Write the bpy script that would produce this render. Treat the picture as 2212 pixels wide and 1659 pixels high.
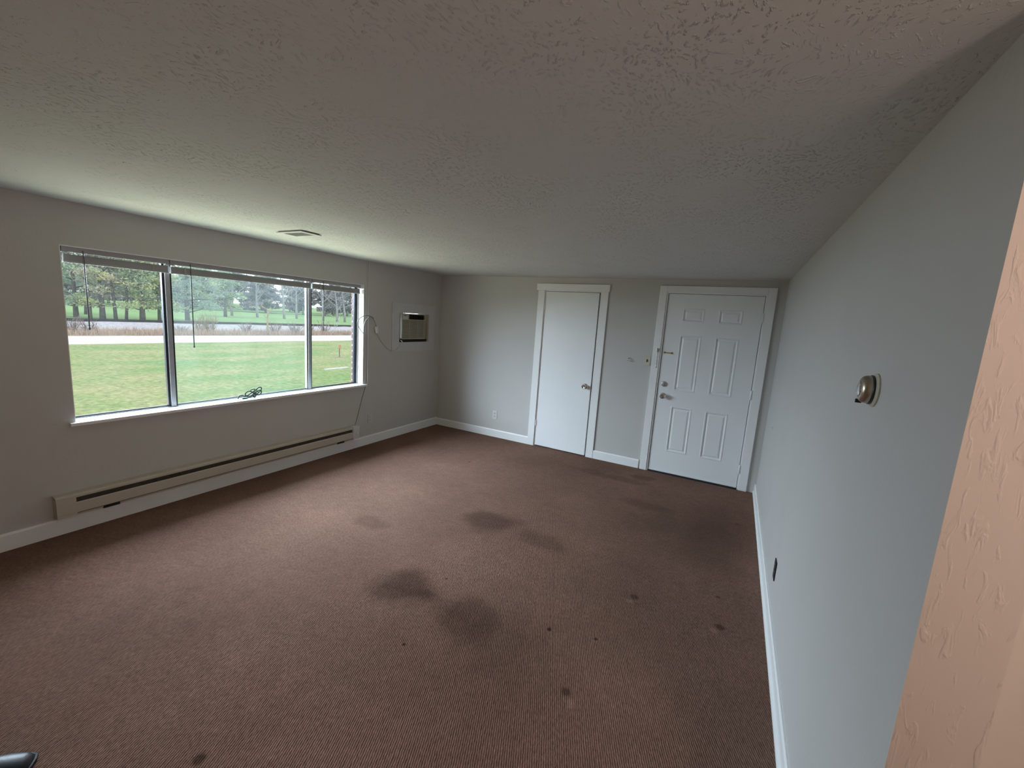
import bpy, bmesh, math, random
from mathutils import Vector, Matrix
random.seed(7)
for o in list(bpy.data.objects): bpy.data.objects.remove(o)
S = bpy.context.scene
COL = S.collection
# ------------------------------------------------------------------ camera
W, H = 4.2464, 2.2019            # room width, ceiling height
CAM = Vector((3.8774, -5.0154, 1.6477))
cam = bpy.data.cameras.new('camera'); camo = bpy.data.objects.new('camera', cam); COL.objects.link(camo)
R_, U_, F_ = Vector((.879401, .471294, .06735)), Vector((-.130314, .102227, .986189)), Vector((-.4579, .876032, -.151314))
camo.matrix_world = Matrix(((R_.x, U_.x, -F_.x, CAM.x), (R_.y, U_.y, -F_.y, CAM.y), (R_.z, U_.z, -F_.z, CAM.z), (0, 0, 0, 1)))
cam.sensor_width = 36; cam.sensor_fit = 'HORIZONTAL'; cam.lens = 910.28 / 2212 * 36
cam.clip_start = .02; cam.clip_end = 600
S.camera = camo
# ------------------------------------------------------------------ world: even overcast sky
wd = bpy.data.worlds.new('overcast_sky'); S.world = wd; wd.use_nodes = True
nt = wd.node_tree; nt.nodes.clear()
bg = nt.nodes.new('ShaderNodeBackground'); ow = nt.nodes.new('ShaderNodeOutputWorld')
bg.inputs['Color'].default_value = (.86, .94, 1.0, 1); bg.inputs['Strength'].default_value = 1.6
nt.links.new(bg.outputs[0], ow.inputs[0])
# ------------------------------------------------------------------ added area lights outside the big window, boosting its daylight
def area(name, loc, target, sx, sy, power, color, spread=math.pi):
    l = bpy.data.lights.new(name, 'AREA'); l.shape = 'RECTANGLE'; l.size = sx; l.size_y = sy
    l.energy = power; l.color = color; l.spread = spread
    o = bpy.data.objects.new(name, l); COL.objects.link(o); o.location = loc
    d = Vector(target) - Vector(loc); o.rotation_euler = d.to_track_quat('-Z', 'Y').to_euler()
    return o
area('daylight_from_sky', (-1.75, -4.3, 2.56), (0.7, -4.3, 1.15), 7.0, 2.15, 1140, (.70, .835, 1.0))  # unseen added panel in place of skylight
area('daylight_from_lawn', (-1.3, -2.69, .15), (0.9, -2.69, 1.75), 10.0, 1.1, 155, (1.0, .97, .78))  # unseen added panel in place of light bounced off the lawn
# ------------------------------------------------------------------ exposure
vs = S.view_settings
vs.view_transform = 'Standard'; vs.look = 'None'; vs.gamma = 1; vs.use_curve_mapping = False; vs.exposure = 0.42

# ================================================================== materials
def mat(name, color, rough=.6, metal=0.0, noise=None, bump=None, spec=.3, trans=None):
    """noise=(scale, amount) colour mottling, bump=(scale, strength, dist, detail)"""
    m = bpy.data.materials.new(name); m.use_nodes = True
    n = m.node_tree.nodes; L = m.node_tree.links; b = n['Principled BSDF']
    b.inputs['Roughness'].default_value = rough; b.inputs['Metallic'].default_value = metal
    b.inputs['Specular IOR Level'].default_value = spec
    b.inputs['Base Color'].default_value = (*color, 1)
    tc = n.new('ShaderNodeTexCoord')
    if noise:
        t = n.new('ShaderNodeTexNoise'); t.inputs['Scale'].default_value = noise[0]; t.inputs['Detail'].default_value = 4
        L.new(tc.outputs['Object'], t.inputs['Vector'])
        r = n.new('ShaderNodeMapRange'); r.inputs[1].default_value = .25; r.inputs[2].default_value = .75
        r.inputs[3].default_value = 1 - noise[1]; r.inputs[4].default_value = 1 + noise[1]
        L.new(t.outputs['Fac'], r.inputs[0])
        x = n.new('ShaderNodeVectorMath'); x.operation = 'SCALE'; x.inputs[0].default_value = color
        L.new(r.outputs[0], x.inputs['Scale']); L.new(x.outputs[0], b.inputs['Base Color'])
    if bump:
        t = n.new('ShaderNodeTexNoise'); t.inputs['Scale'].default_value = bump[0]
        t.inputs['Detail'].default_value = bump[3] if len(bump) > 3 else 3
        L.new(tc.outputs['Object'], t.inputs['Vector'])
        u = n.new('ShaderNodeBump'); u.inputs['Strength'].default_value = bump[1]; u.inputs['Distance'].default_value = bump[2]
        L.new(t.outputs['Fac'], u.inputs['Height']); L.new(u.outputs[0], b.inputs['Normal'])
    return m

M = {}
M['wall'] = mat('grey_wall_paint', (.545, .53, .505), .62, noise=(3, .02), bump=(55, .25, .004), spec=.25)
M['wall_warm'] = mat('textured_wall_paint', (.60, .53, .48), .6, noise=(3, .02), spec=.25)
M['wall_hall'] = mat('beige_wall_paint', (.62, .56, .50), .6, noise=(3, .02), bump=(55, .15, .003), spec=.25)
M['trim'] = mat('white_trim_paint', (.84, .84, .83), .38, noise=(4, .02), bump=(30, .06, .002), spec=.4)
M['door'] = mat('white_door_paint', (.82, .83, .83), .40, noise=(2.5, .025), bump=(40, .05, .002), spec=.4)
M['heater'] = mat('cream_enamel', (.54, .485, .405), .42, noise=(5, .05))
M['heater_dark'] = mat('heater_fins', (.05, .045, .035), .6, noise=(40, .3))
M['heater_box'] = mat('white_control_box', (.66, .66, .64), .45, noise=(6, .03))
M['alu'] = mat('aluminium_frame', (.42, .43, .45), .4, .25, noise=(20, .08))
M['alu_dark'] = mat('dark_sash', (.03, .032, .04), .45, .3, noise=(20, .2))
M['chrome'] = mat('chrome', (.75, .74, .72), .13, 1.0, noise=(8, .03))
M['satin'] = mat('satin_nickel', (.52, .53, .54), .35, 1.0, noise=(12, .06))
M['brass'] = mat('brass', (.50, .36, .14), .28, 1.0, noise=(12, .08))
M['bronze'] = mat('bronze_thermostat', (.44, .38, .29), .30, .9, noise=(10, .06))
M['black'] = mat('black_plastic', (.012, .012, .016), .38, noise=(20, .3), spec=.5)
M['black_soft'] = mat('black_leather', (.010, .010, .013), .42, noise=(30, .3), bump=(120, .2, .002), spec=.5)
M['ivory'] = mat('ivory_plastic', (.58, .55, .45), .4, noise=(10, .03))
M['whiteplastic'] = mat('white_plastic', (.68, .68, .66), .4, noise=(10, .03))
M['ac_cream'] = mat('aged_cream_plastic', (.46, .43, .34), .5, noise=(12, .06))
M['ac_dark'] = mat('dark_recess', (.018, .016, .014), .7, noise=(25, .3))
M['acpanel'] = mat('painted_plywood', (.58, .575, .57), .55, noise=(6, .04), bump=(25, .15, .003))
M['cord_grey'] = mat('grey_cord', (.22, .23, .22), .55, noise=(30, .1))
M['rope'] = mat('dark_green_cable', (.045, .065, .055), .5, noise=(60, .3))
M['blind'] = mat('grey_blind', (.36, .35, .35), .5, noise=(8, .06))
M['wand'] = mat('clear_grey_wand', (.13, .13, .13), .25, noise=(8, .1))
M['mortar'] = mat('mortar', (.50, .48, .46), .9, noise=(40, .12), bump=(120, .4, .004))
M['brick'] = mat('brick', (.10, .060, .052), .85, noise=(25, .3), bump=(90, .4, .004))
M['vent'] = mat('painted_register', (.62, .62, .60), .45, noise=(10, .04))
M['dark'] = mat('dark_void', (.02, .018, .016), .8, noise=(9, .2))

# --- ceiling: brushed (crow's-foot) texture
def ceil_mat():
    m = mat('textured_ceiling', (.62, .615, .60), .75, spec=.15)
    n = m.node_tree.nodes; L = m.node_tree.links; b = n['Principled BSDF']
    tc = n.new('ShaderNodeTexCoord')
    big = n.new('ShaderNodeTexNoise'); big.inputs['Scale'].default_value = 5.5; big.inputs['Detail'].default_value = 2
    L.new(tc.outputs['Object'], big.inputs['Vector'])
    dis = n.new('ShaderNodeVectorMath'); dis.operation = 'MULTIPLY_ADD'; dis.inputs[1].default_value = (.16, .16, 0)
    L.new(big.outputs['Color'], dis.inputs[0]); L.new(tc.outputs['Object'], dis.inputs[2])
    mp = n.new('ShaderNodeMapping'); mp.inputs['Rotation'].default_value = (0, 0, .15); mp.inputs['Scale'].default_value = (100, 58, 1)
    L.new(dis.outputs[0], mp.inputs['Vector'])
    f = n.new('ShaderNodeTexNoise'); f.inputs['Scale'].default_value = 1; f.inputs['Detail'].default_value = 3; f.inputs['Roughness'].default_value = .55
    L.new(mp.outputs[0], f.inputs['Vector'])
    rg = n.new('ShaderNodeMapRange'); rg.inputs[1].default_value = .55; rg.inputs[2].default_value = .72; rg.interpolation_type = 'SMOOTHSTEP'
    L.new(f.outputs['Fac'], rg.inputs[0])
    pt = n.new('ShaderNodeTexNoise'); pt.inputs['Scale'].default_value = 2.3; pt.inputs['Detail'].default_value = 2
    L.new(tc.outputs['Object'], pt.inputs['Vector'])
    pr = n.new('ShaderNodeMapRange'); pr.inputs[1].default_value = .38; pr.inputs[2].default_value = .62; pr.inputs[3].default_value = .25
    L.new(pt.outputs['Fac'], pr.inputs[0])
    mu = n.new('ShaderNodeMath'); mu.operation = 'MULTIPLY'; L.new(rg.outputs[0], mu.inputs[0]); L.new(pr.outputs[0], mu.inputs[1])
    bu = n.new('ShaderNodeBump'); bu.inputs['Strength'].default_value = .8; bu.inputs['Distance'].default_value = .007
    L.new(mu.outputs[0], bu.inputs['Height']); L.new(bu.outputs[0], b.inputs['Normal'])
    return m
M['ceiling'] = ceil_mat()

# --- trowelled texture on the partition end
def trowel():
    m = M['wall_warm']; n = m.node_tree.nodes; L = m.node_tree.links; b = n['Principled BSDF']
    tc = n.new('ShaderNodeTexCoord')
    mp = n.new('ShaderNodeMapping'); mp.inputs['Scale'].default_value = (60, 60, 16); L.new(tc.outputs['Object'], mp.inputs['Vector'])
    f = n.new('ShaderNodeTexNoise'); f.inputs['Scale'].default_value = 1; f.inputs['Detail'].default_value = 3; f.inputs['Distortion'].default_value = .8
    L.new(mp.outputs[0], f.inputs['Vector'])
    rg = n.new('ShaderNodeMapRange'); rg.inputs[1].default_value = .54; rg.inputs[2].default_value = .70; rg.interpolation_type = 'SMOOTHSTEP'
    L.new(f.outputs['Fac'], rg.inputs[0])
    bu = n.new('ShaderNodeBump'); bu.inputs['Strength'].default_value = .38; bu.inputs['Distance'].default_value = .003
    L.new(rg.outputs[0], bu.inputs['Height']); L.new(bu.outputs[0], b.inputs['Normal'])
trowel()

# --- carpet: ribbed brown loop pile, worn and stained
def carpet():
    m = mat('brown_ribbed_carpet', (.2, .15, .13), .97, spec=.0)
    n = m.node_tree.nodes; L = m.node_tree.links; b = n['Principled BSDF']
    tc = n.new('ShaderNodeTexCoord'); P = tc.outputs['Object']
    def math_(op, a, c=None):
        x = n.new('ShaderNodeMath'); x.operation = op
        for i, v in enumerate((a, c)):
            if v is None: continue
            if isinstance(v, (int, float)): x.inputs[i].default_value = v
            else: L.new(v, x.inputs[i])
        return x.outputs[0]
    def noise(scale, detail=3, vec=P, rough=.5):
        t = n.new('ShaderNodeTexNoise'); t.inputs['Scale'].default_value = scale; t.inputs['Detail'].default_value = detail
        t.inputs['Roughness'].default_value = rough; L.new(vec, t.inputs['Vector']); return t.outputs['Fac']
    def rng(v, a, c, lo, hi, smooth=False):
        r = n.new('ShaderNodeMapRange'); r.inputs[1].default_value = a; r.inputs[2].default_value = c
        r.inputs[3].default_value = lo; r.inputs[4].default_value = hi
        if smooth: r.interpolation_type = 'SMOOTHSTEP'
        L.new(v, r.inputs[0]); return r.outputs[0]
    # ribs run 0.40 rad off the room's long axis
    mp = n.new('ShaderNodeMapping'); mp.inputs['Rotation'].default_value = (0, 0, -.40); L.new(P, mp.inputs['Vector'])
    wv = n.new('ShaderNodeTexWave'); wv.wave_type = 'BANDS'; wv.bands_direction = 'X'
    wv.inputs['Scale'].default_value = 1 / .0088 * .314159; wv.inputs['Distortion'].default_value = 2.2
    wv.inputs['Detail'].default_value = 2; wv.inputs['Detail Scale'].default_value = 1.4
    L.new(mp.outputs[0], wv.inputs['Vector'])
    mp2 = n.new('ShaderNodeMapping'); mp2.inputs['Scale'].default_value = (120, 48, 1); L.new(mp.outputs[0], mp2.inputs['Vector'])
    tuft = noise(1, 2, mp2.outputs[0])
    rib = math_('ADD', math_('MULTIPLY', wv.outputs['Fac'], .42), math_('MULTIPLY', tuft, .90))
    # worn / soiled patches
    wear = rng(noise(.9, 3), .3, .7, .80, 1.16)
    fine = rng(noise(260, 2), .2, .8, .72, 1.28)
    mid = rng(noise(14, 4), .3, .7, .93, 1.07)
    col = math_('MULTIPLY', math_('MULTIPLY', wear, fine), mid)
    col = math_('MULTIPLY', col, rng(rib, .30, .95, .52, 1.26))
    # stains: (x, y, rx, ry, rot, depth)
    wob = n.new('ShaderNodeTexNoise'); wob.inputs['Scale'].default_value = 4.5; wob.inputs['Detail'].default_value = 3; L.new(P, wob.inputs['Vector'])
    wb = n.new('ShaderNodeVectorMath'); wb.operation = 'MULTIPLY_ADD'; wb.inputs[1].default_value = (.22, .22, 0); wb.inputs[2].default_value = (-.11, -.11, 0)
    L.new(wob.outputs['Color'], wb.inputs[0])
    ad = n.new('ShaderNodeVectorMath'); ad.operation = 'ADD'; L.new(P, ad.inputs[0]); L.new(wb.outputs[0], ad.inputs[1])
    for (sx, sy, rx, ry, rot, dep) in [(2.27, -2.17, .25, .22, .3, .42), (2.78, -2.22, .26, .13, -.2, .26), (2.29, -3.20, .22, .20, .3, .46),
                                       (2.76, -3.22, .22, .20, 0, .36), (2.52, -3.2, .25, .09, 0, .16), (3.3, -1.05, .30, .12, 0, .20), (2.8, -.5, .5, .1, 0, .2), (1.55, -2.75, .16, .10, 0, .22), (3.15, -.32, .14, .08, 0, .25),
                                       (3.0, -3.25, .22, .3, 0, .18), (3.9, -1.4, .25, .7, 0, .15)]:
        q = n.new('ShaderNodeMapping'); q.vector_type = 'TEXTURE'
        q.inputs['Location'].default_value = (sx, sy, 0); q.inputs['Rotation'].default_value = (0, 0, rot); q.inputs['Scale'].default_value = (rx, ry, 1)
        L.new(ad.outputs[0], q.inputs['Vector'])
        ln = n.new('ShaderNodeVectorMath'); ln.operation = 'LENGTH'; L.new(q.outputs[0], ln.inputs[0])
        col = math_('MULTIPLY', col, rng(ln.outputs['Value'], .45, 1.2, 1 - dep, 1, True))
    # small burns / furniture dents
    for (sx, sy, r, dep) in [(3.52, -2.50, .035, .5), (3.50, -2.56, .03, -.35), (3.40, -3.37, .03, .5), (3.44, -3.42, .03, -.3), (4.0, -2.50, .035, .5), (3.97, -2.55, .03, -.3),
                             (3.18, -3.05, .018, .7), (2.36, -4.35, .03, .6), (2.6, -3.55, .012, .7), (1.35, -1.1, .015, .6), (3.42, -2.98, .016, .6), (3.98, -2.2, .02, .4), (2.45, -3.0, .01, .6), (4.08,-.95,.02,.4)]:
        q = n.new('ShaderNodeVectorMath'); q.operation = 'DISTANCE'; q.inputs[1].default_value = (sx, sy, 0); L.new(P, q.inputs[0])
        col = math_('MULTIPLY', col, rng(q.outputs['Value'], r * .4, r, 1 - dep, 1, True))
    tint = n.new('ShaderNodeMix'); tint.data_type = 'RGBA'
    tint.inputs[6].default_value = (.222, .124, .092, 1); tint.inputs[7].default_value = (.200, .123, .094, 1)
    L.new(noise(3.3, 3), tint.inputs[0])
    x = n.new('ShaderNodeVectorMath'); x.operation = 'SCALE'; L.new(tint.outputs[2], x.inputs[0]); L.new(col, x.inputs['Scale'])
    L.new(x.outputs[0], b.inputs['Base Color'])
    bu = n.new('ShaderNodeBump'); bu.inputs['Strength'].default_value = .8; bu.inputs['Distance'].default_value = .006
    L.new(rib, bu.inputs['Height']); L.new(bu.outputs[0], b.inputs['Normal'])
    b.inputs['Sheen Weight'].default_value = .0; b.inputs['Sheen Roughness'].default_value = .5
    b.inputs['Sheen Tint'].default_value = (.9, .8, .75, 1)
    return m
M['carpet'] = carpet()

# --- glass with a film of dust
def glass(name, dust, tint):
    m = bpy.data.materials.new(name); m.use_nodes = True
    n = m.node_tree.nodes; L = m.node_tree.links; n.clear()
    out = n.new('ShaderNodeOutputMaterial'); tr = n.new('ShaderNodeBsdfTransparent'); tr.inputs[0].default_value = (*tint, 1)
    gl = n.new('ShaderNodeBsdfGlossy'); gl.inputs['Roughness'].default_value = .03
    fr = n.new('ShaderNodeFresnel'); fr.inputs[0].default_value = 1.25
    ge = n.new('ShaderNodeNewGeometry'); iv = n.new('ShaderNodeMath'); iv.operation = 'SUBTRACT'; iv.inputs[0].default_value = 1; L.new(ge.outputs['Backfacing'], iv.inputs[1])
    fm = n.new('ShaderNodeMath'); fm.operation = 'MULTIPLY'; L.new(fr.outputs[0], fm.inputs[0]); L.new(iv.outputs[0], fm.inputs[1])   # reflect at the outer faces only
    m1 = n.new('ShaderNodeMixShader'); L.new(fm.outputs[0], m1.inputs[0]); L.new(tr.outputs[0], m1.inputs[1]); L.new(gl.outputs[0], m1.inputs[2])
    tl = n.new('ShaderNodeBsdfTranslucent'); tl.inputs[0].default_value = (.80, .86, .88, 1)
    tc = n.new('ShaderNodeTexCoord'); t = n.new('ShaderNodeTexNoise'); t.inputs['Scale'].default_value = 2.2; t.inputs['Detail'].default_value = 3
    mp = n.new('ShaderNodeMapping'); mp.inputs['Scale'].default_value = (1, 2.6, .8); L.new(tc.outputs['Object'], mp.inputs[0]); L.new(mp.outputs[0], t.inputs['Vector'])
    rg = n.new('ShaderNodeMapRange'); rg.inputs[1].default_value = .3; rg.inputs[2].default_value = .75
    rg.inputs[3].default_value = dust * .75; rg.inputs[4].default_value = dust * 1.35
    L.new(t.outputs['Fac'], rg.inputs[0])
    m2 = n.new('ShaderNodeMixShader'); L.new(rg.outputs[0], m2.inputs[0]); L.new(m1.outputs[0], m2.inputs[1]); L.new(tl.outputs[0], m2.inputs[2])
    L.new(m2.outputs[0], out.inputs[0])
    return m
M['glass'] = glass('window_glass', .003, (.97, .98, .98))
M['glass_dusty'] = glass('dusty_window_glass', .0095, (.93, .965, .955))

# ================================================================== mesh helpers
def link(name, me, m, parent=None, smooth=False):
    o = bpy.data.objects.new(name, me); COL.objects.link(o)
    if m: me.materials.append(M[m] if isinstance(m, str) else m)
    if parent: o.parent = parent
    if smooth:
        for p in me.polygons: p.use_smooth = True
    return o
def done(name, bm, m, parent=None, smooth=False, sharp=None):
    me = bpy.data.meshes.new(name); bmesh.ops.recalc_face_normals(bm, faces=bm.faces); bm.to_mesh(me); bm.free()
    o = link(name, me, m, parent, smooth)
    if smooth and sharp: me.set_sharp_from_angle(angle=math.radians(sharp))
    return o
def box(bm, x0, x1, y0, y1, z0, z1, bev=0):
    r = bmesh.ops.create_cube(bm, size=1)
    for v in r['verts']:
        v.co = Vector(((x0 + x1) / 2 + v.co.x * (x1 - x0), (y0 + y1) / 2 + v.co.y * (y1 - y0), (z0 + z1) / 2 + v.co.z * (z1 - z0)))
    if bev:
        es = list({e for v in r['verts'] for e in v.link_edges})
        bmesh.ops.bevel(bm, geom=es, offset=bev, segments=2, affect='EDGES', profile=.6)
def bobj(name, dims, m, parent=None, bev=0):
    bm = bmesh.new(); box(bm, *dims, bev); return done(name, bm, m, parent)
def lathe(bm, prof, axis='y', c=(0, 0, 0), n=24, sgn=1):
    """prof = [(r, h)...] revolved round the axis; h grows along sgn*axis"""
    rings = []
    for r, h in prof:
        ring = []
        for i in range(n):
            a = 2 * math.pi * i / n; u, v = r * math.cos(a), r * math.sin(a)
            p = {'y': (u, sgn * h, v), 'x': (sgn * h, u, v), 'z': (u, v, sgn * h)}[axis]
            ring.append(bm.verts.new((c[0] + p[0], c[1] + p[1], c[2] + p[2])))
        rings.append(ring)
    for a, b in zip(rings, rings[1:]):
        for i in range(n): bm.faces.new((a[i], a[(i + 1) % n], b[(i + 1) % n], b[i]))
    bm.faces.new(rings[0]); bm.faces.new(rings[-1])
def tube(bm, pts, rad, n=8, closed=False):
    pts = [Vector(p) for p in pts]; rings = []
    N = len(pts); ref = None
    for i, p in enumerate(pts):
        if closed: t = pts[(i + 1) % N] - pts[i - 1]
        else: t = pts[min(i + 1, N - 1)] - pts[max(i - 1, 0)]
        if t.length < 1e-9: t = Vector((0, 0, 1))
        t.normalize()
        if ref is None: ref = Vector((0, 0, 1)) if abs(t.z) < .9 else Vector((1, 0, 0))
        a = ref - t * ref.dot(t)
        if a.length < 1e-6: a = t.orthogonal()
        a.normalize(); b = t.cross(a); ref = a
        r = rad[i] if isinstance(rad, (list, tuple)) else rad
        rings.append([bm.verts.new(p + a * (r * math.cos(2 * math.pi * k / n)) + b * (r * math.sin(2 * math.pi * k / n))) for k in range(n)])
    seq = list(zip(rings, rings[1:])) + ([(rings[-1], rings[0])] if closed else [])
    for A, B in seq:
        for k in range(n): bm.faces.new((A[k], A[(k + 1) % n], B[(k + 1) % n], B[k]))
    if not closed: bm.faces.new(rings[0]); bm.faces.new(rings[-1])
def spline(P, k=8, closed=False):
    P = [Vector(p) for p in P]; out = []; N = len(P)
    rng_ = range(N) if closed else range(N - 1)
    for i in rng_:
        if closed: p0, p1, p2, p3 = P[i - 1], P[i], P[(i + 1) % N], P[(i + 2) % N]
        else: p0, p1, p2, p3 = P[max(i - 1, 0)], P[i], P[i + 1], P[min(i + 2, N - 1)]
        for j in range(k):
            t = j / k
            out.append(.5 * ((2 * p1) + (p2 - p0) * t + (2 * p0 - 5 * p1 + 4 * p2 - p3) * t * t + (3 * p1 - p0 - 3 * p2 + p3) * t ** 3))
    if not closed: out.append(P[-1])
    return out
def tobj(name, pts, rad, m, parent=None, n=8, closed=False):
    bm = bmesh.new(); tube(bm, pts, rad, n, closed); return done(name, bm, m, parent, True, 50)
def lobj(name, prof, m, parent=None, axis='y', c=(0, 0, 0), n=24, sgn=1, sharp=40):
    bm = bmesh.new(); lathe(bm, prof, axis, c, n, sgn); return done(name, bm, m, parent, True, sharp)
def prism(name, prof, a0, a1, axis, m, parent=None):
    """closed 2-D profile extruded along axis ('y': profile is (x,z); 'x': profile is (y,z))"""
    bm = bmesh.new(); f = (lambda p, t: (p[0], t, p[1])) if axis == 'y' else (lambda p, t: (t, p[0], p[1]))
    A = [bm.verts.new(f(p, a0)) for p in prof]; B = [bm.verts.new(f(p, a1)) for p in prof]
    for i in range(len(prof)): j = (i + 1) % len(prof); bm.faces.new((A[i], A[j], B[j], B[i]))
    bm.faces.new(A); bm.faces.new(B)
    return done(name, bm, m, parent)
def grid_wall(name, plane, us, vs_, holes, d0, d1, m, parent=None):
    """slab with rectangular holes; plane 'x' -> (u,v)=(y,z), 'y' -> (x,z); depth d0..d1 along the plane axis"""
    us = sorted(set(us + [h[0] for h in holes] + [h[1] for h in holes])); vs_ = sorted(set(vs_ + [h[2] for h in holes] + [h[3] for h in holes]))
    def solid(i, j):
        if not (0 <= i < len(us) - 1 and 0 <= j < len(vs_) - 1): return False
        cu, cv = (us[i] + us[i + 1]) / 2, (vs_[j] + vs_[j + 1]) / 2
        return not any(h[0] < cu < h[1] and h[2] < cv < h[3] for h in holes)
    bm = bmesh.new(); V = {}
    def v(i, j, k):
        if (i, j, k) not in V:
            d = (d0, d1)[k]; V[(i, j, k)] = bm.verts.new((d, us[i], vs_[j]) if plane == 'x' else (us[i], d, vs_[j]))
        return V[(i, j, k)]
    for i in range(len(us) - 1):
        for j in range(len(vs_) - 1):
            if not solid(i, j): continue
            for k in (0, 1): bm.faces.new((v(i, j, k), v(i + 1, j, k), v(i + 1, j + 1, k), v(i, j + 1, k)))
            for (di, dj, a, b) in ((-1, 0, (i, j), (i, j + 1)), (1, 0, (i + 1, j), (i + 1, j + 1)), (0, -1, (i, j), (i + 1, j)), (0, 1, (i, j + 1), (i + 1, j + 1))):
                if not solid(i + di, j + dj): bm.faces.new((v(*a, 0), v(*b, 0), v(*b, 1), v(*a, 1)))
    return done(name, bm, m, parent)
def struct(o, label=None, cat=None):
    o['kind'] = 'structure'
    if label: o['label'] = label
    if cat: o['category'] = cat
    return o
def tag(o, label, cat, group=None, kind=None):
    o['label'] = label; o['category'] = cat
    if group: o['group'] = group
    if kind: o['kind'] = kind
    return o
def empty(name, loc=(0, 0, 0)):
    # things are modelled in world coordinates; place() moves the origin to the base afterwards
    o = bpy.data.objects.new(name, None); COL.objects.link(o); o.empty_display_size = .1; return o
def place(root, base):
    """put the Empty at the thing's base and keep its parts where they are"""
    b = Vector(base); root.location = b
    for ch in root.children:
        ch.location = Vector(ch.location) - b
    return root

# ================================================================== the room
WY0, WY1, WZ0, WZ1 = -3.935, -1.440, .757, 1.925      # window opening
AY0, AY1, AZ0, AZ1 = -.852, -.262, 1.254, 1.636        # air-conditioner opening
BACK = -7.0
struct(bobj('floor', (-.13, 5.7, BACK, .12, -.08, 0), 'carpet'), 'worn brown ribbed carpet with dark stains covering the floor', 'carpet')
struct(bobj('ceiling', (-.24, 5.7, BACK, .2, H, H + .1), 'ceiling'), 'off-white ceiling with a brushed plaster texture', 'ceiling')
WL = struct(grid_wall('wall_left', 'x', [BACK, .12], [0, H], [(WY0, WY1, WZ0, WZ1), (AY0, AY1, AZ0, AZ1)], -.13, 0, 'wall'), 'grey painted wall holding the wide window', 'wall')
C0, C1, CT = 1.645, 2.372, 2.042
E0, E1, ET = 3.128, 4.080, 2.060
struct(grid_wall('wall_back', 'y', [0, W], [0, H], [(C0, C1, 0, CT), (E0, E1, 0, ET)], 0, .12, 'wall'), 'grey painted far wall holding the two white doors', 'wall')
struct(bobj('wall_behind_doors', (0, W, .125, .2, 0, H), 'dark'))
PYB = -4.002                                          # near end of the right wall
struct(bobj('wall_right', (W, W + .123, PYB, .2, 0, H), 'wall'), 'bare grey painted wall on the right of the room', 'wall')
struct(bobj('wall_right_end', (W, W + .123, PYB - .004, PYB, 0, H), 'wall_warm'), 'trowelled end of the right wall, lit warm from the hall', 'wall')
struct(bobj('wall_hall_front', (W + .123, 5.7, PYB + .03, PYB + .13, 0, H), 'wall_hall'), 'smooth beige hall wall at the bottom right corner', 'wall')
struct(bobj('wall_hall_right', (5.6, 5.7, BACK, PYB + .03, 0, H), 'wall_hall'))
struct(bobj('wall_hall_rear', (0, 5.6, BACK, BACK + .1, 0, H), 'wall_hall'))
# baseboards
PB = lambda t, h: [(0, 0), (t, 0), (t, h - .012), (t - .006, h), (0, h)]
struct(prism('baseboard_left', PB(.015, .112), BACK + .1, 0, 'y', 'trim'), 'white baseboard under the window wall', 'baseboard')
def far_bb(name, x0, x1, lab): struct(prism(name, [(-p[0], p[1]) for p in PB(.015, .104)], x0, x1, 'x', 'trim'), lab, 'baseboard')
far_bb('baseboard_back_1', .015, 1.555, 'white baseboard between the corner and the closet door'); far_bb('baseboard_back_2', 2.466, 3.026, 'short white baseboard between the two doors')
struct(prism('baseboard_right', [(W - p[0], p[1]) for p in [(0, 0), (.022, 0), (.022, .018), (.013, .024), (.013, .092), (.007, .102), (0, .102)]], PYB, 0, 'y', 'trim'), 'white baseboard with shoe strip along the right wall', 'baseboard')

# ------------------------------------------------------------------ door casings
t1 = empty('trim_1'); struct(t1, 'white casing boards around the plain closet door', 'door casing')
bobj('casing_board', (1.555, 1.645, -.018, 0, 0, 2.042), 'trim', t1, .003)
bobj('casing_board', (2.374, 2.465, -.018, 0, 0, 2.042), 'trim', t1, .003)
bobj('header_board', (1.533, 2.476, -.022, 0, 2.042, 2.124), 'trim', t1, .003)
bobj('jamb', (1.645, 1.657, .0, .12, 0, 2.042), 'trim', t1); bobj('jamb', (2.366, 2.374, .0, .12, 0, 2.042), 'trim', t1); bobj('jamb', (1.657, 2.366, .0, .12, 2.032, 2.042), 'trim', t1)
place(t1, (2.0, 0, 0))
t2 = empty('trim_2'); struct(t2, 'white casing boards around the panelled entry door', 'door casing')
bobj('casing_board', (3.042, 3.120, -.020, 0, 0, 2.131), 'trim', t2, .003)
bobj('casing_board', (4.086, 4.163, -.020, 0, 0, 2.131), 'trim', t2, .003)
bobj('header_board', (3.120, 4.086, -.020, 0, 2.062, 2.131), 'trim', t2, .003)
bobj('stop_strip', (3.120, 3.136, -.011, .12, 0, 2.062), 'trim', t2, .002); bobj('stop_strip', (4.071, 4.086, -.011, .12, 0, 2.062), 'trim', t2, .002)
bobj('stop_strip', (3.136, 4.071, -.011, .12, 2.050, 2.062), 'trim', t2, .002)
place(t2, (3.6, 0, 0))
bobj_th = struct(bobj('door_threshold', (3.136, 4.071, -.02, .1, 0, .012), 'alu_dark'), 'dark threshold strip under the entry door', 'threshold')

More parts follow.
